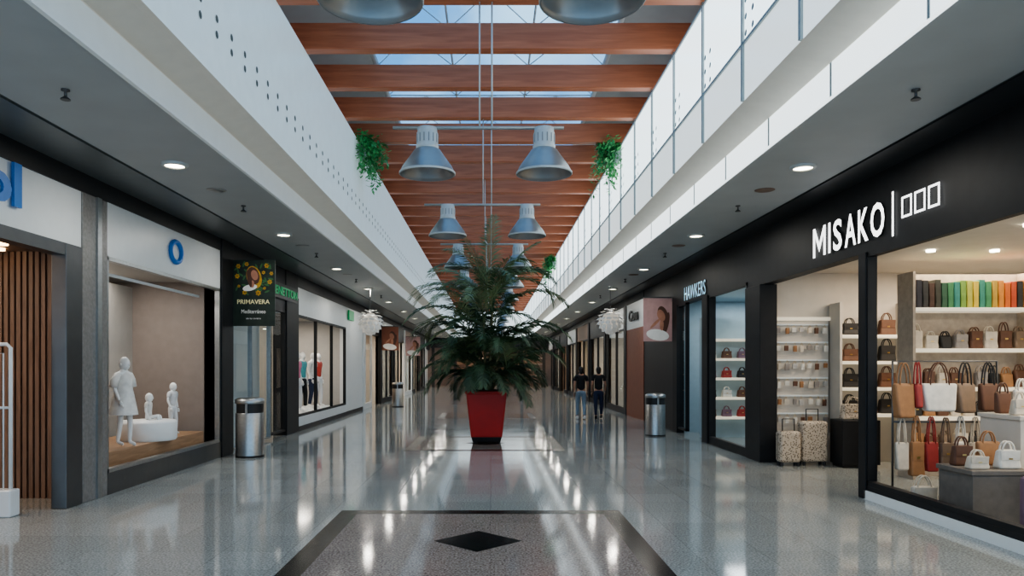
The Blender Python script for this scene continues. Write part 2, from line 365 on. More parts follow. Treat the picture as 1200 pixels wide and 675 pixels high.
# ---- left B
sb(side(l),l,xl,xl+.2,9.5,13.5,3.08,3.78,M_white); sb(nm('trim'),l,xl-.02,xl+.2,9.5,13.5,3.78,ZC,M_blackm)
sb(nm('trim'),l,xl-.02,xl+.2,9.5,13.5,0,.28,M_steeld)
window(l,xl,9.5,13.5,.28,3.08,M_steel,.05,nog=True)
mb=MB(); mb.box((-xl-.3,9.75,2.9),(-xl-.34,13.3,2.94),M_white); mb.obj(nm('trim'),kind='structure')
shell(l,xl,9.42,14.1,2.2,M_in_g,M_in_g,3.2,40,(1,.95,.88),1); part(l,xl,2.2,13.55,mat('window backdrop taupe',(.27,.22,.19),.6))
S('wall_left',(-xl-1.6,9.5,0),(-xl-1.65,13.5,3.1),M_in_g)
MB().box((-.55,-1.75,0),(.55,1.75,.5),M_plat).obj('display_platform',loc=(-xl-.75,11.5,.0),bevel=.01,label='low light-wood platform inside shop window',category='platform')
sb(nm('door'),l,xl-.04,xl+.3,13.5,14.1,0,ZC,M_black,.01)
# ---- left C
window(l,xl,14.1,16.6,.05,3.0,M_steel,.04,(15.3,)); sb(side(l),l,xl+.25,xl+.3,14.1,16.6,0,3.0,M_white); sb(side(l),l,xl,xl+.2,14.1,17.8,3.0,ZC,M_black)
window(l,xl,16.6,17.8,.1,3.0,M_black,.05)
shell(l,xl,14.1,18.2,2.2,M_in_b,M_in_g,3.2,40); 
sb(nm('door'),l,xl-.04,xl+.3,17.8,18.9,0,3.4,M_black,.01); sb(side(l),l,xl-.02,xl+.3,17.8,18.9,3.4,ZC,M_black)
g=thing('shop_sign',(-xl+.03,16.4,3.25),'green illuminated shop lettering on black fascia','sign')
mb=MB(); mb.M=basis((0,0,0),'L'); mb.box((0,0,0),(2.4,.36,.02),M_blackm); textgeo(mb,'BENETTON',2.1,.2,M_green,.15,.08,.02,.02,.01); mb.obj('lettering',g)
# ---- left D
sb(side(l),l,xl,xl+.2,18.9,25.2,3.0,3.7,M_white); sb(nm('trim'),l,xl-.02,xl+.2,18.9,28.5,3.7,ZC,M_blackm)
sb(side(l),l,xl-.02,xl+.2,18.9,25.2,0,.36,M_white); sb(nm('trim'),l,xl-.04,xl+.2,18.9,25.2,0,.12,M_blackm)
window(l,xl,18.9,25.2,.36,3.0,M_black,.06,(21,23.1),nog=True)
shell(l,xl,18.2,25.2,2.5,M_in_b,M_in_g,3.2,50,(1,.92,.8),2); part(l,xl,2.5,18.25,M_in_w); part(l,xl,2.5,25.3,M_in_g)
MB().box((-.5,-2.9,0),(.5,2.9,.36),M_white).obj('display_platform',loc=(-xl-.75,22,0),bevel=.01,label='white raised plinth inside clothes shop window',category='platform')
sb(side(l),l,xl,xl+.2,25.2,28.5,0,3.7,M_white)
sb(nm('trim'),l,xl-.02,xl+.1,25.2,28.5,0,.12,M_blackm)
g=thing('shop_sign',(-xl+.02,25.5,3.28),'small bright green square sign above shopfront','sign')
mb=MB(); mb.M=basis((0,0,0),'L'); mb.box((0,0,0),(.9,.34,.05),M_green); mb.obj('sign_panel',g,bevel=.01)
# ---- generic far bays
def fbay(s,xw,y0,y1,head,wall,e=50,col=(1,.9,.75),fm=M_black,door=False,sign=None,sm=None,dep=2.2):
    sb(side(s),s,xw,xw+.2,y0,y1,3.0,3.75,head); sb(nm('trim'),s,xw-.02,xw+.2,y0,y1,3.75,ZC,M_blackm)
    sb(nm('door'),s,xw-.05,xw+.2,y0,y0+.45,0,3.75,fm)
    if door:
        mid=(y0+y1)/2; window(s,xw,y0+.45,mid,.15,3.0,fm,.06); sb(nm('trim'),s,xw-.01,xw+.1,y0+.45,mid,0,.15,fm)
    else: window(s,xw,y0+.45,y1,.15,3.0,fm,.06,((y0+y1)/2,)); sb(nm('trim'),s,xw-.01,xw+.1,y0+.45,y1,0,.15,fm)
    shell(s,xw,y0,y1,dep,wall,M_in_w,3.2,e,col); part(s,xw,dep,y0+.05,wall)
cols=[(M_black,M_in_b),(M_white,M_in_w),(M_blackm,M_in_g),(M_in_b,M_in_w),(M_white,M_in_g),(M_black,M_in_w)]
y=28.5;i=0
while y<59.5:
    y2=min(y+4.5,60); h,wl=cols[i%6]; fbay(-1,xl,y,y2,h,wl,65,(1,.8,.6) if i%2==0 else (1,.95,.85),M_black if i%3 else M_white,i%2==0); y=y2;i+=1
# ---- right: bag shop
r_=1; xr=XR
sb(side(r_),r_,xr,xr+.2,2,13.5,3.08,ZC,M_black)
window(r_,xr,2.2,9.24,.17,3.08,M_black,.06,(),None,nog=True)
sb(nm('trim'),r_,xr-.03,xr+.2,2,9.24,0,.11,M_ledge); sb(nm('trim'),r_,xr-.015,xr+.2,2,9.24,.11,.17,M_black)
sb(nm('door'),r_,xr-.03,xr+.12,9.2,9.38,0,3.08,M_black,.005)
sb(nm('door'),r_,xr-.05,xr+.25,12.75,13.5,0,3.08,M_black,.01)
shell(r_,xr,2,13.1,5.2,M_in_w,M_in_w,3.3,92,(1,.86,.68),3)
S('wall_right',(xr+.2,13.0,0),(xr+5.2,13.15,ZC),M_in_w)
S(nm('trim'),(xr+.2,2,3.1),(xr+.25,13,3.3),M_in_w)
g=thing('shop_sign',(xr-.02,10.70,3.22),'white illuminated bag shop sign on black fascia','sign')
mb=MB(); mb.M=basis((0,0,0),'R')
H_=.42; t_=.068; W_=.40; zz=.006
for pg in ([(0,0),(t_,0),(t_,H_),(0,H_)],[(W_-t_,0),(W_,0),(W_,H_),(W_-t_,H_)],[(t_,H_),(t_,H_-.13),(W_/2,.06),(W_/2,.19)],[(W_/2,.19),(W_/2,.06),(W_-t_,H_-.13),(W_-t_,H_)]):
    mb.add([(a,b,zz) for a,b in pg],[(0,1,2,3)],M_sign)
xx=W_+.085
for ch,wd in (('I',.06),('S',.25),('A',.30),('K',.26),('O',.32)):
    textgeo(mb,ch,wd,.42,M_sign,xx,0,0,.006,.02,M_signside); xx+=wd+(.08 if ch in 'MIS' else .05)
mb.obj('lettering',g)
mb=MB(); mb.M=basis((0,0,0),'R'); mb.box((2.10,-.05,0),(2.13,.47,.006),M_sign); mb.obj('divider_bar',g)
for i in range(3):
    mb=MB(); mb.M=basis((0,0,0),'R'); x=2.30+i*.255; a=.024
    for lo,hi in (((x,.12),(x+.20,.12+a)),((x,.36-a),(x+.20,.36)),((x,.12+a),(x+a,.36-a)),((x+.20-a,.12+a),(x+.20,.36-a))): mb.box(lo+(0,),hi+(.006,),M_sign)
    mb.obj('square_outline',g)
for i in range(9):
    MB().lathe([(.06,0),(.06,.03)],M_lightd,n=14).obj('recessed_spotlight',loc=(5.3+(i%3)*.9,6.6+(i//3)*1.9,3.27),label='small round recessed spotlight in bag shop ceiling',category='light',group='bag shop ceiling spotlights')
# ---- right 2
sb(side(r_),r_,xr,xr+.2,13.5,18.9,3.2,ZC,M_black)
window(r_,xr,13.5,15.9,.1,3.2,M_black,.06,nog=True); sb(nm('trim'),r_,xr-.01,xr+.1,13.5,15.9,0,.1,M_black)
sb(nm('door'),r_,xr-.04,xr+.15,15.9,16.3,0,3.2,M_black)
window(r_,xr,17.75,18.6,.1,3.2,M_black,.05)
sb(nm('door'),r_,xr-.04,xr+.15,18.5,18.9,0,3.2,M_black)
shell(r_,xr,13.15,18.9,3,M_in_bl,M_in_bl,3.3,34,(.9,.96,1),2); part(r_,xr,3,18.7,M_in_bl)
g=thing('shop_sign',(xr-.02,17.8,3.24),'pale blue illuminated lettering on black fascia','sign')
mb=MB(); mb.M=basis((0,0,0),'R'); textgeo(mb,'HAWKERS',1.75,.32,M_bluesign,0,0,0,.01,.0,M_signside); mb.obj('lettering',g)
# ---- right 3
sb(side(r_),r_,xr,xr+.2,18.9,22.6,0,3.0,M_blackm); sb(side(r_),r_,xr,xr+.2,18.9,22.6,3.0,ZC,M_black)
sb(side(r_),r_,xr-.02,xr+.2,22.6,25.4,0,2.9,M_terra); sb(side(r_),r_,xr-.02,xr+.2,22.6,25.4,2.9,3.75,M_white); sb(side(r_),r_,xr-.02,xr+.2,22.6,25.4,3.75,ZC,M_black)
g=thing('shop_sign',(xr-.04,24.8,3.15),'dark rounded lettering on white fascia','sign')
mb=MB(); mb.M=basis((0,0,0),'R'); textgeo(mb,'Cou',1.5,.36,M_blackm,0,0,0,.04,.02); mb.obj('lettering',g)
fbay(1,xr,25.4,30,M_white,M_in_w,65,(1,.9,.8),M_blackm); y=30;i=0
while y<59.5:
    y2=min(y+5,60); h,wl=cols[(i+2)%6]; fbay(1,xr,y,y2,h,wl,70,(1,.75,.5) if i%2 else (1,.9,.8),M_black,i%2==1); y=y2;i+=1
# ------------------------------------------------------------ ceiling fittings
d=thing('downlight',(-3.68,4.0,ZC-.03),'round recessed downlight with glowing lens in grey ceiling','light','ceiling downlights')
MB().lathe([(.11,.0),(.14,.0),(.15,.015),(.15,.035)],M_lampw,n=28,caps=False).obj('trim_ring',d); MB().lathe([(.0,.012),(.112,.012)],M_lightd,n=24,caps=False).obj('lens',d)
for s in (-1,1):
    for i in range(13):
        y=8.55+4.5*(i-1)+(.1 if s>0 else 0)
        if s<0 and i==0: d.location.y=y
        else: clone(d,(3.66*s,y,ZC-.03))
        al=D.lights.new('downlight_lamp','AREA'); al.shape='DISK'; al.size=.2; al.energy=16; al.color=(1,.95,.86); o=D.objects.new('downlight_lamp',al); COL.objects.link(o); o.location=(3.66*s,y,ZC-.05)
sp=thing('sprinkler',(-3.6,6.25,ZC-.09),'small black ceiling sprinkler head','sprinkler','ceiling sprinklers')
MB().lathe([(.035,.13),(.035,.075),(.012,.07),(.012,.03)],M_steeld,n=12).obj('stem',sp); MB().lathe([(.04,.0),(.04,.008),(.012,.03)],M_steeld,n=12).obj('deflector',sp)
for s in (-1,1):
    for i in range(5):
        if not(s<0 and i==0): clone(sp,(3.6*s,6.25+4.5*i,ZC-.09))
for s in (-1,1):
    for i in range(3):
        MB().lathe([(.0,-.008),(.11,-.008),(.13,0),(.13,.02)],M_in_b if s>0 else M_lampg,n=24,caps=False).obj('ceiling_speaker',loc=(3.64*s,9.8+4.5*i,ZC-.004),label='round flush ceiling speaker grille',category='speaker',group='ceiling speakers')
def rig():
    e=thing('pendant_lamp_pair',(0,0,0),'pair of grey industrial bell pendant lamps on a crossbar','pendant lamp','pendant lamp pairs')
    q_=.86
    MB().tube([(-1.13,0,.66*q_),(.95,0,.66*q_)],.022,M_bar).obj('crossbar',e)
    for x in (-.075,.075): MB().tube([(x,0,.66*q_),(x,0,2.12)],.012,M_lampw,6).obj('suspension_rod',e)
    for x in (-.71,.71):
        p=MB(); pr=[(.135,.36),(.16,.34),(.20,.27),(.25,.19),(.30,.11),(.325,.05),(.335,.03),(.335,.0),(.325,0),(.315,.05),(.24,.18),(.15,.30),(.1,.32)]
        sh=p.lathe([(a,b*q_) for a,b in pr],M_lampg,n=40,caps=False).obj('lamp_shade',e,loc=(x,0,0))
        MB().lathe([(.337,.0),(.342,.004),(.342,.022),(.337,.026)],M_lampw,n=40,caps=False).obj('rim',sh)
        q=MB(); q.lathe([(a,b*q_) for a,b in [(.10,.30),(.138,.345),(.138,.40),(.13,.41),(.13,.58),(.12,.60),(.12,.655),(.0,.66)]],M_lampw,n=28)
        for k in range(14):
            a=k*2*math.pi/14; q.box((.128*math.cos(a)-.006,.128*math.sin(a)-.006,.44*q_),(.128*math.cos(a)+.006,.128*math.sin(a)+.006,.56*q_),M_lampg)
        q.obj('lamp_housing',e,loc=(x,0,0)); MB().ell((0,0,.17),(.06,.06,.09),M_lampin).obj('bulb',e,loc=(x,0,0))
    return e
rg=rig(); rg.location=(-.06,4.72,3.99)
for i in range(1,12): clone(rg,(-.06,4.72+4.26*i,3.99))
def arti():
    e=thing('petal_pendant_lamp',(0,0,0),'white globe pendant lamp with layered ruffled petals hanging from ceiling','pendant lamp','petal globe lamps')
    mb=MB(); Rr=.36; rs=random.Random(5)
    for k in range(9):
        t=math.pi*(.07+.86*k/8); rr=Rr*math.sin(t); z=Rr*math.cos(t); n=max(5,int(13*math.sin(t)))
        for j in range(n):
            a=2*math.pi*(j+.5*(k%2))/n; o=Vector((math.cos(a),math.sin(a),0)); u=Vector((-math.sin(a),math.cos(a),0))
            c=o*rr*.88+Vector((0,0,z*.88)); wd=.082; nrm=(o*math.sin(t)+Vector((0,0,math.cos(t)))); dn=(o*math.cos(t)-Vector((0,0,math.sin(t))))
            f=rs.uniform(.9,1.15)
            p=[c-u*wd*.6,c+u*wd*.6,c+u*wd+dn*.06+nrm*.035*f,c+u*wd*.6+dn*.10+nrm*.065*f,c+dn*.115+nrm*.055*f,c-u*wd*.6+dn*.10+nrm*.065*f,c-u*wd+dn*.06+nrm*.035*f]
            mb.add([tuple(q) for q in p],[(0,1,2,6),(6,2,3,4),(6,4,5)],M_petal)
    mb.obj('petal_shade',e,recalc=False); MB().ell((0,0,0),(.25,.25,.27),M_core).obj('core',e)
    MB().tube([(0,0,.2),(0,0,1.0)],.008,M_steeld,6).obj('cord',e); MB().lathe([(.06,.97),(.05,1.02)],M_white,n=16).obj('canopy',e)
    return e
a=arti(); a.location=(-3.6,22.1,3.0); b=clone(a,(3.5,21.6,3.0))
def bin_():
    e=thing('litter_bin',(0,0,0),'brushed steel cylindrical litter bin with dark opening','bin','steel litter bins')
    MB().lathe([(.255,0),(.255,.04)],M_blackm,n=32).obj('base',e); MB().lathe([(.25,.04),(.25,.80),(.245,.81)],M_steel,n=36).obj('body',e)
    MB().lathe([(.235,.81),(.235,.98)],M_blackm,n=32,caps=False).obj('opening',e)
    mb=MB(); mb.lathe([(.255,.98),(.26,.99),(.26,1.06),(.2,1.09),(.0,1.10)],M_steel,n=36)
    for k in range(3):
        a=k*2.09+.6; mb.box((.235*math.cos(a)-.02,.235*math.sin(a)-.02,.80),(.235*math.cos(a)+.02,.235*math.sin(a)+.02,1.0),M_steel)
    mb.obj('lid',e); return e
b=bin_(); b.location=(-4.42,13.55,0); clone(b,(3.95,17.7,0),scale=(.93,.93,.93)); clone(b,(-3.85,30.6,0),scale=(.93,.93,.93))
# ------------------------------------------------------------ posters
M_yel=mat('poster yellow',(.50,.29,.03),.5,var=.4,scale=20); M_navy=mat('poster dark green',(.018,.030,.022),.4,var=.3); M_pw=mat('print white',(.85,.85,.82),.5); M_py=mat('print pale yellow',(.85,.78,.45),.5); M_face=mat('print skin',(.42,.20,.13),.5,var=.2)
M_pink=mat('print dusty pink',(.50,.31,.30),.5,var=.1); M_brn=mat('print brown',(.10,.045,.03),.5); M_pg=mat('print leaf green',(.05,.14,.05),.5)
def disc(mb,x,y,rx,ry,m,z=.012,n=20,rot=0):
    ca,sa=math.cos(rot),math.sin(rot); mb.add([(x+rx*math.cos(t*6.2832/n)*ca-ry*math.sin(t*6.2832/n)*sa,y+rx*math.cos(t*6.2832/n)*sa+ry*math.sin(t*6.2832/n)*ca,z) for t in range(n)],[tuple(range(n))],m)
g=thing('hanging_poster',(-4.93,14.08,2.43),'dark green and yellow floral spring poster on black column','poster')
mb=MB(); mb.M=basis((0,0,0),'F'); mb.box((0,0,-.015),(.82,1.26,.01),M_navy)
rs=random.Random(3)
for i in range(40):
    x=rs.uniform(.07,.75); y=rs.uniform(.60,1.19); disc(mb,x,y,.055,.018,M_pg,.0104+i*1e-5,8,rs.uniform(0,3))
disc(mb,.42,.93,.14,.22,M_yel,.0109,rot=.3)
pts=[(.12,1.14),(.28,1.18),(.66,1.15),(.75,1.0),(.10,.95),(.72,.84),(.13,.76),(.62,.72),(.24,.64),(.50,.63),(.60,1.02)]
for i,(x,y) in enumerate(pts):
    q=rs.uniform(.6,1.15)
    for k in range(6): disc(mb,x+.026*q*math.cos(k*1.047+i),y+.026*q*math.sin(k*1.047+i),.024*q,.017*q,M_yel,.0112+i*1e-5,8,k*1.047+i)
    disc(mb,x,y,.012*q,.012*q,M_brn,.0117,8)
disc(mb,.41,.96,.11,.17,M_brn,.0118,rot=.3); disc(mb,.43,.97,.065,.10,M_face,.0121,rot=.3); disc(mb,.39,.80,.035,.07,M_face,.0120); disc(mb,.34,.73,.14,.06,M_pw,.0119,rot=.2); disc(mb,.33,.90,.04,.17,M_brn,.0122,rot=.2)
mb.obj('poster_board',g,recalc=False)
mb=MB(); mb.M=basis((0,0,0),'F'); textgeo(mb,'PRIMAVERA',.62,.085,M_py,.10,.42,.0125,.004,.01); textgeo(mb,'Mediterráneo',.46,.075,M_pw,.18,.24,.012,.004,.0); textgeo(mb,'en tu centro',.28,.025,M_pw,.27,.13,.012,.004,0); mb.obj('lettering',g)
MB().tube([(0,0,1.2),(0,0,.1)],.015,M_steeld).obj('bracket',g)
def poster(x,y,z,w_,h_,bgm,lab):
    g=thing('hanging_poster',(x,y,z),lab,'poster')
    mb=MB(); mb.M=basis((0,0,0),'F'); mb.box((0,0,-.015),(w_,h_,.01),bgm); disc(mb,w_*.68,h_*.62,w_*.17,h_*.2,M_brn,.011,rot=.3); disc(mb,w_*.80,h_*.42,w_*.09,h_*.26,M_brn,.0112,rot=-.2); disc(mb,w_*.62,h_*.60,w_*.13,h_*.14,M_face,.012,rot=.35); disc(mb,w_*.5,h_*.15,w_*.40,h_*.13,M_pw,.0115,rot=-.15); disc(mb,w_*.64,h_*.38,w_*.07,h_*.13,M_face,.0117); disc(mb,w_*.42,h_*.42,w_*.05,h_*.17,M_face,.0121,rot=-.8)
    mb.obj('poster_board',g,recalc=False); mb=MB(); mb.M=basis((0,0,0),'F'); mb.box((0,h_,-.02),(w_,h_+.03,.02),M_steeld); mb.obj('rail',g)
poster(3.95,19.1,2.31,.74,1.12,M_pink,'dusty pink portrait poster fixed beside shopfront')
poster(-4.93,33.2,2.4,.78,1.05,M_terra,'orange-brown portrait poster beside shopfront')
poster(-4.93,42.8,2.3,.84,1.1,M_pink,'pink portrait poster on distant shopfront')
# ------------------------------------------------------------ palm
PY=16.2; pot=thing('potted_palm',(-.09,PY,0),'large areca palm in tapered red square pot','potted palm')
MB().frus((.30,.30),(.33,.33),0.03,.14,M_blackm).obj('pot_base',pot,bevel=.01)
for x in (-.24,.24):
    for y in (-.24,.24): MB().lathe([(.03,0),(.035,.015),(.03,.04)],M_blackm,(x,y,0),n=10).obj('caster',pot)
mb=MB(); mb.frus((.335,.335),(.44,.44),.13,1.12,M_red); mb.frus((.455,.455),(.46,.46),1.06,1.13,M_red); mb.obj('pot',pot,bevel=.03)
MB().frus((.41,.41),(.38,.38),1.12,1.15,M_soil).obj('soil',pot)
def frond(o,az,Ln,e0,e1,wd,m,parent,lw=.015,K=38):
    mb=MB(); n=16; p=Vector(o); pts=[p.copy()]; tg=[]
    H=Vector((math.cos(az),math.sin(az),0)); sd=Vector((-math.sin(az),math.cos(az),0))
    for i in range(n):
        t=i/(n-1); e=e0+(e1-e0)*t**1.35; d=H*math.cos(e)+Vector((0,0,math.sin(e))); tg.append(d); p=p+d*(Ln/n); pts.append(p.copy())
    tg.append(tg[-1])
    mb.tube([tuple(q) for q in pts],[.011*(1-i/(n+1))+.003 for i in range(n+1)],m,5)
    for k in range(K):
        t=.14+.86*k/(K-1); f=t*n; i=min(int(f),n-1); q=pts[i].lerp(pts[i+1],f-i); d=tg[i]
        ln=wd*(math.sin(math.pi*min(1,(t*.86+.12)))**.5)*R(.85,1.12)
        for s in (-1,1):
            fw=.6+.7*t; dr=(sd*s+d*fw+Vector((0,0,R(.0,.35)))).normalized(); ed=(dr+Vector((0,0,-R(.3,.7)))).normalized()
            a=q; b=q+dr*ln*.5; c=b+ed*ln*.6; wv=(d+Vector((0,0,.25*s))).normalized()*lw
            mb.add([tuple(a-wv*.4),tuple(a+wv*.4),tuple(b+wv),tuple(b-wv),tuple(c)],[(0,1,2,3),(3,2,4)],m)
    mb.obj('frond',parent,recalc=False)
tops=[]
HS=[3.25,2.8,2.95,2.2,2.4,1.6,1.8,2.6,1.3,1.5,1.9]
for i in range(11):
    a=i*2.4+.3; r0=R(.05,.24); h=HS[i]; lean=[.05,.35,.3,.5,.45,.55,.5,.3,.6,.5,.6][i]
    b=Vector((r0*math.cos(a),r0*math.sin(a),1.14)); t=b+Vector((lean*.6*math.cos(a),lean*.6*math.sin(a),(h-1.14)*1.0)); m_=b.lerp(t,.5)+Vector((-.03*math.cos(a),-.03*math.sin(a),.1))
    MB().tube([tuple(b),tuple(m_),tuple(t)],[.035,.028,.018],M_stem,8).obj('stem',pot); tops.append((t,a))
for i,(t,a) in enumerate(tops):
    nf=[4,3,4,5,5,4,5,4,4,4,5][i]
    for j in range(nf):
        az=a+(j-nf/2)*1.35+R(-.3,.3); e0=R(.95,1.45) if j%2 else R(.6,1.1)
        hi=HS[i]>2.3
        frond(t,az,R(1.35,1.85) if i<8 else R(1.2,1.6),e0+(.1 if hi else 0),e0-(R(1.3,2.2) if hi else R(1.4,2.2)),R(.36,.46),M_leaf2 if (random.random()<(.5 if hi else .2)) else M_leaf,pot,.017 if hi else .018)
frond((0,0,3.1),1.2,2.0,1.5,1.15,.38,M_leaf2,pot,.017); frond((-.02,0,3.0),3.6,2.0,1.45,.7,.40,M_leaf2,pot,.018); frond((.1,0,2.9),.1,1.9,1.3,.5,.40,M_leaf2,pot,.018)
for az,z,L_,e0,e1 in ((3.0,2.6,2.2,1.2,-.9),(.15,2.5,2.2,1.1,-.8),(3.35,2.3,2.1,.95,-.9),(2.8,2.0,2.1,.95,-.9),(-.2,2.0,2.1,.9,-.9),(.3,1.8,2.0,.8,-.8),(3.5,1.7,1.9,.8,-.9),(2.6,2.8,2.0,1.3,-.4),(.5,2.8,2.1,1.3,-.4)):
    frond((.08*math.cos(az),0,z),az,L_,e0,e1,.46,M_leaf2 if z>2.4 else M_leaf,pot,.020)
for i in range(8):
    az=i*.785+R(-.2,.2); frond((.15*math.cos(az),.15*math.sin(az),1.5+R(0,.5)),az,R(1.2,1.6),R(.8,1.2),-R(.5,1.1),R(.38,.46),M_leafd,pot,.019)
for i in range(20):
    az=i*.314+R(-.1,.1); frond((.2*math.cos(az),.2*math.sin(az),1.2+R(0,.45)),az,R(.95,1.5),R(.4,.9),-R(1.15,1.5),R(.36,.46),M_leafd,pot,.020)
def ivy(loc,label,sc):
    e=thing('hanging_plant',loc,label,'hanging plant','hanging plants'); s=1 if loc[0]>0 else -1
    MB().box((-.08,-.24,-.10),(.08,.24,.10),M_mull).obj('planter',e,bevel=.02)
    mb=MB()
    for k in range(50):
        p=Vector((R(-.08,.08),R(-.24,.24),.1)); v=Vector((R(-1.2,.2)*s*1.0,R(-1.3,1.3),R(.2,1.7)))*.17; L_=R(.3,1.1)*sc; n=int(L_/.045); pts=[]
        for i in range(n):
            pts.append(p.copy()); p=p+v*.28; v=v*.87+Vector((0,0,-.032)); 
            for _ in range(2):
                u=Vector((R(-1,1),R(-1,1),R(-1,.4))).normalized(); w_=u.cross(Vector((0,0,1))).normalized()*.028; q=p+u*.03
                mb.add([tuple(q),tuple(q+u*.055+w_),tuple(q+u*.12),tuple(q+u*.055-w_)],[(0,1,2,3)],M_ivy)
        if len(pts)>2: mb.tube([tuple(x) for x in pts],.004,M_ivy,4)
    mb.obj('foliage',e,recalc=False)
ivy((2.52,14.9,5.87),'bright green trailing plant in wall planter',.95); ivy((-2.52,14.6,5.87),'bright green trailing plant in wall planter',.9); ivy((2.52,29.5,5.75),'bright green trailing plant in wall planter',.95)
# ------------------------------------------------------------ figures
def skin(mb,verts,edges,rad,m,sub=2):
    me=D.meshes.new('t'); me.from_pydata(verts,edges,[]); ob=D.objects.new('t',me); COL.objects.link(ob)
    ob.modifiers.new('s','SKIN'); dat=me.skin_vertices[0].data
    for i,r in enumerate(rad): dat[i].radius=r if isinstance(r,tuple) else (r,r)
    dat[0].use_root=True
    ss=ob.modifiers.new('u','SUBSURF'); ss.levels=sub
    dg=C.evaluated_depsgraph_get(); ev=ob.evaluated_get(dg); q=ev.to_mesh()
    vs=[tuple(v.co) for v in q.vertices]; fs=[tuple(p.vertices) for p in q.polygons]; ev.to_mesh_clear(); D.objects.remove(ob); mb.add(vs,fs,m,True)
def person(loc,rot,H,label,name='person',cat='person',sk=None,shirt=None,pants=None,hair=None,shoe=None,st=.13,sit=False,group=None,head=1.0,arm=0.):
    e=thing(name,loc,label,cat,group,rot); k=H/1.72; Mx=Matrix.Scale(k,4); sk=sk or M_skin
    if sit: LK=[(-.1,.38,.98),(.1,.38,.98)]; LA=[(-.1,.42,.56),(.1,.44,.56)]; hip=.95
    else: LK=[(-.10,st*.75+.02,.50),(.10,-st*.25+.03,.50)]; LA=[(-.10,st,.085),(.10,-st,.10)]; hip=.93
    SH=[(-.175,0,1.41),(.175,0,1.41)]; EL=[(-.225,-.05-arm,1.14),(.225,.0+arm,1.14)]; WR=[(-.225,.02-arm,.90),(.225,.12+arm,.91)]
    V=[(0,0,hip),(0,0,1.08),(0,.005,1.27),(0,0,1.43),(0,.01,1.52),(0,.015,1.58)]; Rd=[(.125,.10),(.115,.085),(.14,.10),(.09,.07),(.05,.052),(.055,.055)]
    E=[(0,1),(1,2),(2,3),(3,4),(4,5)]
    for s in range(2):
        b=len(V); hx=-.09 if s==0 else .09
        V+=[SH[s],EL[s],WR[s],(hx,0,hip-.05),LK[s],LA[s],(LA[s][0],LA[s][1]+.15,LA[s][2]-.05)]
        Rd+=[.052,.040,.026,.085,.055,.038,(.036,.022)]
        E+=[(3,b),(b,b+1),(b+1,b+2),(0,b+3),(b+3,b+4),(b+4,b+5),(b+5,b+6)]
    mb=MB(); mb.M=Mx; skin(mb,V,E,Rd,sk)
    for s in range(2):
        w_=Vector(WR[s]); sg=-1 if s==0 else 1; d=(w_-Vector(EL[s])).normalized(); mb.ell(tuple(w_+d*.055),(.018,.040,.05),sk,10,6)
        for i,ln in enumerate((.065,.078,.074,.058)):
            o=w_+d*.09+Vector((0,.03-.02*i,0)); mb.tube([tuple(o),tuple(o+d*ln*.5),tuple(o+d*ln*.95+Vector((-sg*.018,0,0)))],[.0095,.0085,.006],sk,6)
        o=w_+d*.03+Vector((0,.03,0)); mb.tube([tuple(o),tuple(o+Vector((-sg*.005,.025,-.025))),tuple(o+Vector((-sg*.008,.032,-.055)))],[.011,.010,.007],sk,6)
    h=head; mb.ell((0,.02,1.615),(.076*h,.094*h,.115*h),sk,18,12); mb.ell((0,.03,1.555),(.052*h,.065*h,.055*h),sk); mb.ell((0,.112*h,1.60),(.013,.018,.024),sk,8,6)
    for x in (-1,1):
        mb.ell((x*.077*h,.015,1.605),(.012,.022,.032),sk,8,6)
        mb.ell((x*.03,.02+.082*h,1.622),(.012,.009,.007),M_hair if hair else sk,8,5)
    mb.ell((0,.02+.086*h,1.562),(.022,.009,.007),M_pink if hair else sk,8,5)
    mb.obj('body',e)
    if hair:
        q=MB(); q.M=Mx; q.ell((0,-.005,1.645),(.088,.098,.10),hair,16,10); q.ell((0,-.055,1.58),(.075,.05,.09),hair,14,8); q.obj('hair',e)
    if shirt:
        q=MB(); q.M=Mx; v=[(0,0,.93),(0,0,1.08),(0,.005,1.27),(0,0,1.425)]; rd=[(.155,.13),(.135,.108),(.16,.122),(.11,.085)]; ed=[(0,1),(1,2),(2,3)]
        for s in range(2):
            b=len(v); md=Vector(SH[s]).lerp(Vector(EL[s]),.62); v+=[SH[s],tuple(md)]; rd+=[.066,.060]; ed+=[(3,b),(b,b+1)]
        skin(q,v,ed,rd,shirt); q.obj('shirt',e)
    if pants:
        q=MB(); q.M=Mx; v=[(0,0,hip+.06),(0,0,hip)]; rd=[(.135,.11),(.14,.12)]; ed=[(0,1)]
        for s in range(2):
            b=len(v); hx=-.09 if s==0 else .09; v+=[(hx,0,hip-.09),LK[s],tuple(Vector(LA[s])+Vector((0,0,.03)))]; rd+=[.098,.070,.055]; ed+=[(1,b),(b,b+1),(b+1,b+2)]
        skin(q,v,ed,rd,pants); q.obj('trousers',e)
    if shoe:
        for s in range(2):
            q=MB(); q.M=Mx; a=LA[s]; q.ell((a[0],a[1]+.07,a[2]-.045),(.048,.135,.042),shoe,14,8); q.ell((a[0],a[1]-.0,a[2]-.01),(.045,.06,.05),shoe,12,6); q.obj('shoe',e)
    return e
person((2.84,23.2,0),.05,1.64,'person walking away in dark top and light blue jeans',sk=M_skin,shirt=M_blk,pants=M_ljean,hair=M_hair,shoe=M_tee)
person((3.42,23.4,0),-.05,1.64,'person walking away in black top and dark trousers',sk=M_skin,shirt=M_blk,pants=M_jean,hair=M_hair,shoe=M_blk,st=-.12)
def mq(loc,rot,H,lab,sh=None,pa=None,gr=None,**k): return person(loc,rot,H,lab,name='mannequin',cat='mannequin',sk=M_mann,shirt=sh,pants=pa,group=gr,**k)
m1=mq((-5.3,10.66,.5),-1.9,1.27,'white standing child mannequin in loose dress in shop window',None,None,head=1.2,st=.05)
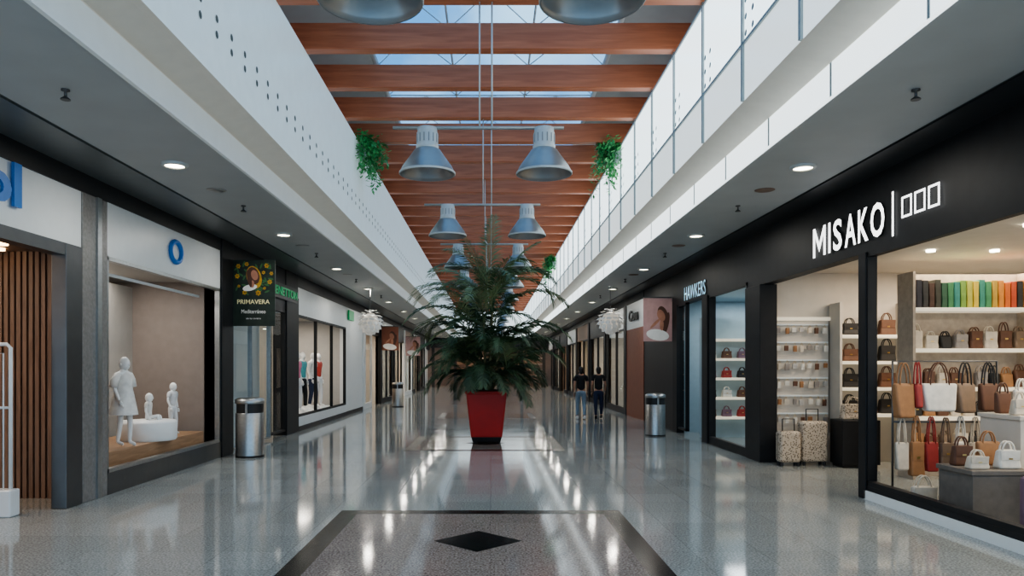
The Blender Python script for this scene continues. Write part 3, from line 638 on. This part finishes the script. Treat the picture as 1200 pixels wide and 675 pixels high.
dress=cm('ivory dress',(.78,.76,.72))
q=MB(); q.lathe([(a*.74,z*.74) for a,z in [(.26,.62),(.24,.75),(.19,1.0),(.155,1.15),(.165,1.28),(.15,1.38),(.07,1.45)]],dress,n=24,caps=False)
for s_ in (-1,1): q.tube([(s_*.10,0,1.04),(s_*.155,-.01,.96),(s_*.172,-.01,.86)],[.052,.055,.06],dress)
q.obj('dress',m1)
m2=mq((-5.45,12.65,.5),-1.9,.86,'small white standing toddler mannequin in shop window',cm('pale outfit',(.7,.7,.7)),M_tee,head=1.35,st=.04)
MB().lathe([(.40,0),(.42,.03),(.42,.27),(.40,.31),(0,.32)],M_mann,n=36).obj('round_pouf',loc=(-5.4,11.65,.5),label='white round pouf on window platform',category='pouf')
mq((-5.4,11.65,.45),-1.57,.76,'white seated baby mannequin on round pouf',cm('cream romper',(.74,.72,.68)),None,sit=True,head=1.5)
tees=[cm('green top',(.10,.42,.16)),cm('pink top',(.65,.22,.32)),cm('teal top',(.08,.33,.36)),cm('white top',(.7,.7,.68)),cm('red top',(.55,.07,.05))]
for i,(x,y) in enumerate(((-5.5,19.9),(-5.5,20.9),(-5.6,21.9),(-5.5,22.8),(-5.6,23.9))):
    mq((x,y,.36),-1.9,1.72,'white mannequin wearing %s in clothes shop window'%tees[i].name,tees[i],(M_jean,M_tee,M_blk,M_jean,M_tee)[i],'clothed window mannequins',st=.05)
# ------------------------------------------------------------ bag shop goods
def bag(loc,w_,h_,d_,col,name='handbag',hh=.5,rot=0,label='handbag',group=None,hang=False,hm=None,tote=False):
    e=thing(name,loc,label,'handbag',group,rot)
    mb=MB()
    if tote: mb.frus((w_*.40,d_*.5),(w_*.5,d_*.22),0,h_,col)
    else: mb.frus((w_*.5,d_*.5),(w_*.42,d_*.28),0,h_,col)
    mb.obj('bag_body',e,bevel=min(.03,d_*.2))
    if not tote:
        mb=MB(); mb.frus((w_*.40,.006),(w_*.43,.006),h_*.45,h_*.98,col,c=(0,-d_*.40)); mb.obj('flap',e,bevel=.004)
        MB().box((-.02,-d_*.47,h_*.5),(.02,-d_*.42,h_*.58),M_gold).obj('clasp',e)
    hm=hm or col; R0=w_*.26
    for yy in (-d_*.18,d_*.18):
        MB().tube([(R0*math.cos(t),yy,h_*.92+hh*h_*math.sin(t)) for t in [math.pi*i/12 for i in range(13)]],.009,hm,6).obj('handle',e)
    return e
tan=cm('tan leather',(.36,.18,.08)); brn=cm('brown leather',(.13,.06,.035)); blk=cm('black leather',(.02,.019,.019)); crm=cm('cream canvas',(.62,.55,.45)); wht=cm('off-white leather',(.74,.71,.64)); ptn=cm('monogram brown',(.22,.15,.10)); red=cm('wine leather',(.34,.04,.035)); mau=cm('mauve shell',(.20,.12,.16)); gry=cm('grey taupe',(.30,.27,.25)); slv=cm('silver grey leather',(.5,.48,.45))
pal=[brn,blk,ptn,crm,tan,gry,crm,brn]
def wallunit(loc,W,zs,dep,label,bm,base=None,zt=None):
    e=thing('display_shelf',loc,label,'shelf'); zt=zt or zs[-1]+.7
    MB().box((0,dep,0),(W,dep+.04,zt),bm).obj('back_panel',e)
    for x in (-.04,W): MB().box((x,0,0),(x+.04,dep+.04,zt),bm).obj('side_panel',e)
    for z in zs: MB().box((0,0,z-.055),(W,dep,z),M_shelf).obj('shelf_board',e,bevel=.004)
    return e
ux,uy=6.22,10.8; W=1.75
wallunit((ux,uy,0),W,[.45,.92,1.35,1.92,2.52],.38,'cream illuminated shelving unit filled with handbags',cm('shelf back beige',(.40,.33,.26)),zt=3.05)
sp_c=[(.02,.02,.03),(.03,.03,.03),(.06,.03,.02),(.04,.04,.03),(.03,.09,.05),(.05,.18,.08),(.04,.20,.17),(.16,.28,.06),(.38,.38,.08),(.50,.38,.06),(.04,.20,.15),(.06,.22,.10),(.40,.26,.05),(.50,.20,.04),(.48,.12,.03),(.40,.07,.03),(.03,.03,.03),(.45,.17,.04)]
for i,c in enumerate(sp_c):
    mb=MB(); m_=cm('clutch colour %d'%i,c); h=R(.36,.42); mb.box((0,0,0),(.08,.22,h),m_); mb.box((.006,-.006,.03),(.074,0,h*.5),m_)
    mb.obj('clutch_purse',loc=(ux+.06+i*.093,uy+.08,2.52),bevel=.012,label='upright leather clutch purse in a colour-sorted row',category='purse',group='clutch purses on the top shelf')
for z,hs,n in ((1.92,.28,8),(1.35,.26,9),(.92,.24,9),(.45,.26,8)):
    for i in range(n):
        x=ux+W*(i+.5)/n; bag((x,uy+.2,z),W/n*R(.85,.98),hs*R(.65,1.0),.16,pal[(i*3+int(z*10)+(i//3))%8],rot=R(-.1,.1),label='small leather handbag standing on lit shop shelf',group='handbags on the shelving unit',tote=(random.random()<.4),hh=R(.25,.6))
wallunit((5.98,12.55,0),1.1,[.85,1.3,1.75,2.2],.36,'cream shelf niche with dark handbags',M_in_w,zt=2.75)
for z in (.85,1.3,1.75,2.2):
    for i in range(3): bag((6.18+i*.32,12.72,z),.29,R(.2,.27),.16,(blk,brn,blk)[(i+int(z*4))%3],label='small dark handbag on shelf niche',group='dark handbags in the shelf niche')
pg=thing('purse_display_wall',(4.93,12.88,0),'white display wall with rails of hanging purses','display wall')
MB().box((0,.04,.5),(.98,.10,2.5),M_in_w).obj('back_board',pg); MB().box((-.02,0,2.46),(1.0,.10,2.52),M_shelf).obj('top_frame',pg); MB().box((0,-.05,0),(.98,.10,.5),M_in_w).obj('base_cabinet',pg,bevel=.01)
cl=[gry,tan,wht,slv,crm,brn,wht]
proto=[]
for m_ in cl:
    mb=MB(); mb.box((-.032,-.018,-.11),(.032,.018,-.02),m_); mb.box((-.032,-.024,-.07),(.032,-.018,-.02),m_); mb.tube([(-.02,0,-.02),(0,0,.03),(.02,0,-.02)],.004,M_gold,5)
    o=mb.obj('hanging_purse',loc=(0,0,0),bevel=.008,label='small purse hanging on wall rail',category='purse',group='purses on the wall rails'); proto.append(o)
for r in range(6):
    z=2.38-r*.31; MB().box((.02,.0,z-.005),(.96,.04,z+.02),M_ledge).obj('rail',pg)
    for i in range(7):
        o=proto[i] if r==0 else proto[(i*3+r*2)%7].copy()
        if r: COL.objects.link(o)
        o.location=(5.02+i*.133+R(-.02,.02),12.84,z-.03); sc=R(.8,1.25); o.scale=(sc,1,R(.8,1.3))
def suitcase(loc,w_,h_,d_,m_,lab,rot=0):
    e=thing('suitcase',loc,lab,'suitcase',None,rot)
    mb=MB(); mb.box((-w_/2,-d_/2,.06),(w_/2,d_/2,h_),m_); mb.obj('shell',e,bevel=.05)
    for x in (-w_*.38,w_*.38):
        for y in (-d_*.3,d_*.3): MB().lathe([(.028,0),(.028,.05),(.02,.07)],M_blackm,(x,y,0),n=10).obj('wheel',e)
    MB().tube([(-.1,0,h_-.02),(-.1,0,h_+.2),(.1,0,h_+.2),(.1,0,h_-.02)],.010,M_blackm,6).obj('pull_handle',e)
    MB().box((-w_/2-.003,-.008,.1),(w_/2+.003,.008,h_-.04),M_blackm).obj('zip',e)
leo=D.materials.new('leopard print'); leo.use_nodes=True; n_=leo.node_tree; v_=n_.nodes.new('ShaderNodeTexVoronoi'); v_.inputs['Scale'].default_value=34; r2=n_.nodes.new('ShaderNodeValToRGB')
r2.color_ramp.elements[0].position=.22; r2.color_ramp.elements[0].color=(.10,.075,.055,1); r2.color_ramp.elements[1].position=.5; r2.color_ramp.elements[1].color=(.52,.44,.35,1)
tq=n_.nodes.new('ShaderNodeTexCoord'); n_.links.new(tq.outputs['Object'],v_.inputs['Vector']); n_.links.new(v_.outputs['Distance'],r2.inputs['Fac']); n_.links.new(r2.outputs['Color'],P(n_).inputs['Base Color'])
suitcase((4.98,12.35,0),.36,.58,.22,leo,'small spotted-print suitcase on shop floor'); suitcase((5.42,12.45,0),.44,.74,.26,leo,'larger spotted-print suitcase on shop floor')
mb=MB(); mb.box((0,0,.05),(.62,.45,.78),M_black); mb.box((.03,.03,0),(.59,.42,.05),M_blackm); mb.obj('display_plinth',loc=(5.72,12.0,0),bevel=.01,label='glossy black display cube on shop floor',category='plinth')
bag((6.0,12.22,.78),.42,.26,.18,leo,label='spotted-print handbag on black display cube')
rk=thing('bag_rack',(5.45,9.0,0),'freestanding metal rack with hanging handbags','rack')
MB().tube([(-.55,0,.03),(-.55,0,1.72),(.72,0,1.72),(.72,0,.03)],.014,M_steeld).obj('frame',rk)
MB().tube([(-.55,0,.98),(.72,0,.98)],.012,M_steeld).obj('lower_bar',rk)
for x in (-.55,.72): MB().box((x-.02,-.22,0),(x+.02,.22,.03),M_steeld).obj('foot',rk)
for i,(x,w_,h_,m_,hm) in enumerate(((-.43,.28,.42,tan,tan),(-.26,.10,.30,red,red),(-.0,.42,.34,wht,brn),(.32,.24,.36,ptn,blk),(.60,.22,.34,brn,blk))):
    z=1.70-h_-.25; bag((5.45+x,8.98,z),w_,h_,.16,m_,hh=.28/h_,label=('tan slouchy bag hanging on rack','narrow red bag hanging on rack','off-white tote with brown handles hanging on rack','monogram brown tote hanging on rack','dark brown tote hanging on rack')[i],group='bags hanging on the upper bar',hm=hm,tote=True,rot=(.2,0,-.08,.1,-.15)[i])
for i,(x,m_,hq) in enumerate(((-.44,crm,.34),(-.26,tan,.42),(-.08,red,.36),(.10,ptn,.30),(.28,wht,.40),(.46,crm,.34),(.62,brn,.4))):
    bag((5.45+x,9.0,.70-hq*.9+.0),.17,hq,.11,m_,hh=.28/hq+.15,label='small handbag hanging on lower rack bar',group='bags hanging on the lower bar',tote=i%2==0)
def table(loc,sx,sy,h,top,body,lab):
    e=thing('display_table',loc,lab,'table'); MB().box((-sx/2,-sy/2,h-.05),(sx/2,sy/2,h),top).obj('table_top',e,bevel=.006); MB().box((-sx/2+.02,-sy/2+.02,0),(sx/2-.02,sy/2-.02,h-.05),body).obj('pedestal',e,bevel=.006)
tpd=cm('dark taupe',(.17,.15,.13))
table((5.28,7.9,0),.66,.62,.58,tpd,tpd,'taupe display cube near shop window')
bag((5.10,7.74,.58),.22,.14,.12,crm,label='cream small bag on display cube',group='bags on the display cube'); bag((5.44,7.78,.58),.24,.20,.14,wht,label='cream flap bag on display cube',group='bags on the display cube'); bag((5.12,8.03,.58),.22,.22,.12,brn,label='brown flap bag on display cube',group='bags on the display cube'); bag((5.42,8.05,.58),.26,.26,.12,tan,label='tan tote on display cube',group='bags on the display cube',tote=True)
table((6.15,8.3,0),.9,.7,1.12,M_in_w,M_in_w,'cream display table with small bags')
for i in range(4): bag((5.82+i*.22,8.12,1.12),.19,R(.13,.18),.12,(crm,tan,wht,gry)[i],label='small light handbag on cream display table',group='bags on the cream table')
for i in range(4): bag((5.84+i*.21,8.42,1.12),.18,R(.2,.3),.11,(brn,wht,ptn,crm)[i],label='taller handbag behind small bags on cream table',group='bags on the cream table',tote=True)
suitcase((5.25,6.95,0),.42,.62,.28,mau,'mauve hard-shell suitcase by shop window',.3)
suitcase((5.85,7.2,0),.42,.78,.28,tpd,'dark taupe suitcase by shop window',.1)
bag((4.98,8.5,.0),.3,.28,.16,crm,label='beige handbag standing on window floor',group='bags on the window floor')
wallunit((4.95,17.0,0),1.9,[.5,.95,1.4,1.85,2.3],.32,'pale shelving unit with small goods in blue-lit shop',M_in_bl,zt=2.8)
for z in (.5,.95,1.4,1.85):
    for i in range(5): bag((5.12+i*.36,17.15,z),.24,.17,.14,(red,blk,wht,brn,mau)[(i+int(z*7))%5],label='small boxed accessory bag on blue-lit shelf',group='accessories on pale shelving')
for i,(x,y) in enumerate(((5.3,27.0),(5.3,28.4),(-5.5,34.5),(-5.5,39.5),(5.3,33.0))):
    mq((x,y,0),1.9 if x>0 else -1.9,1.75,'dressed white mannequin in distant shop window',tees[(i*2)%5],M_blk,'distant window mannequins',st=.05)
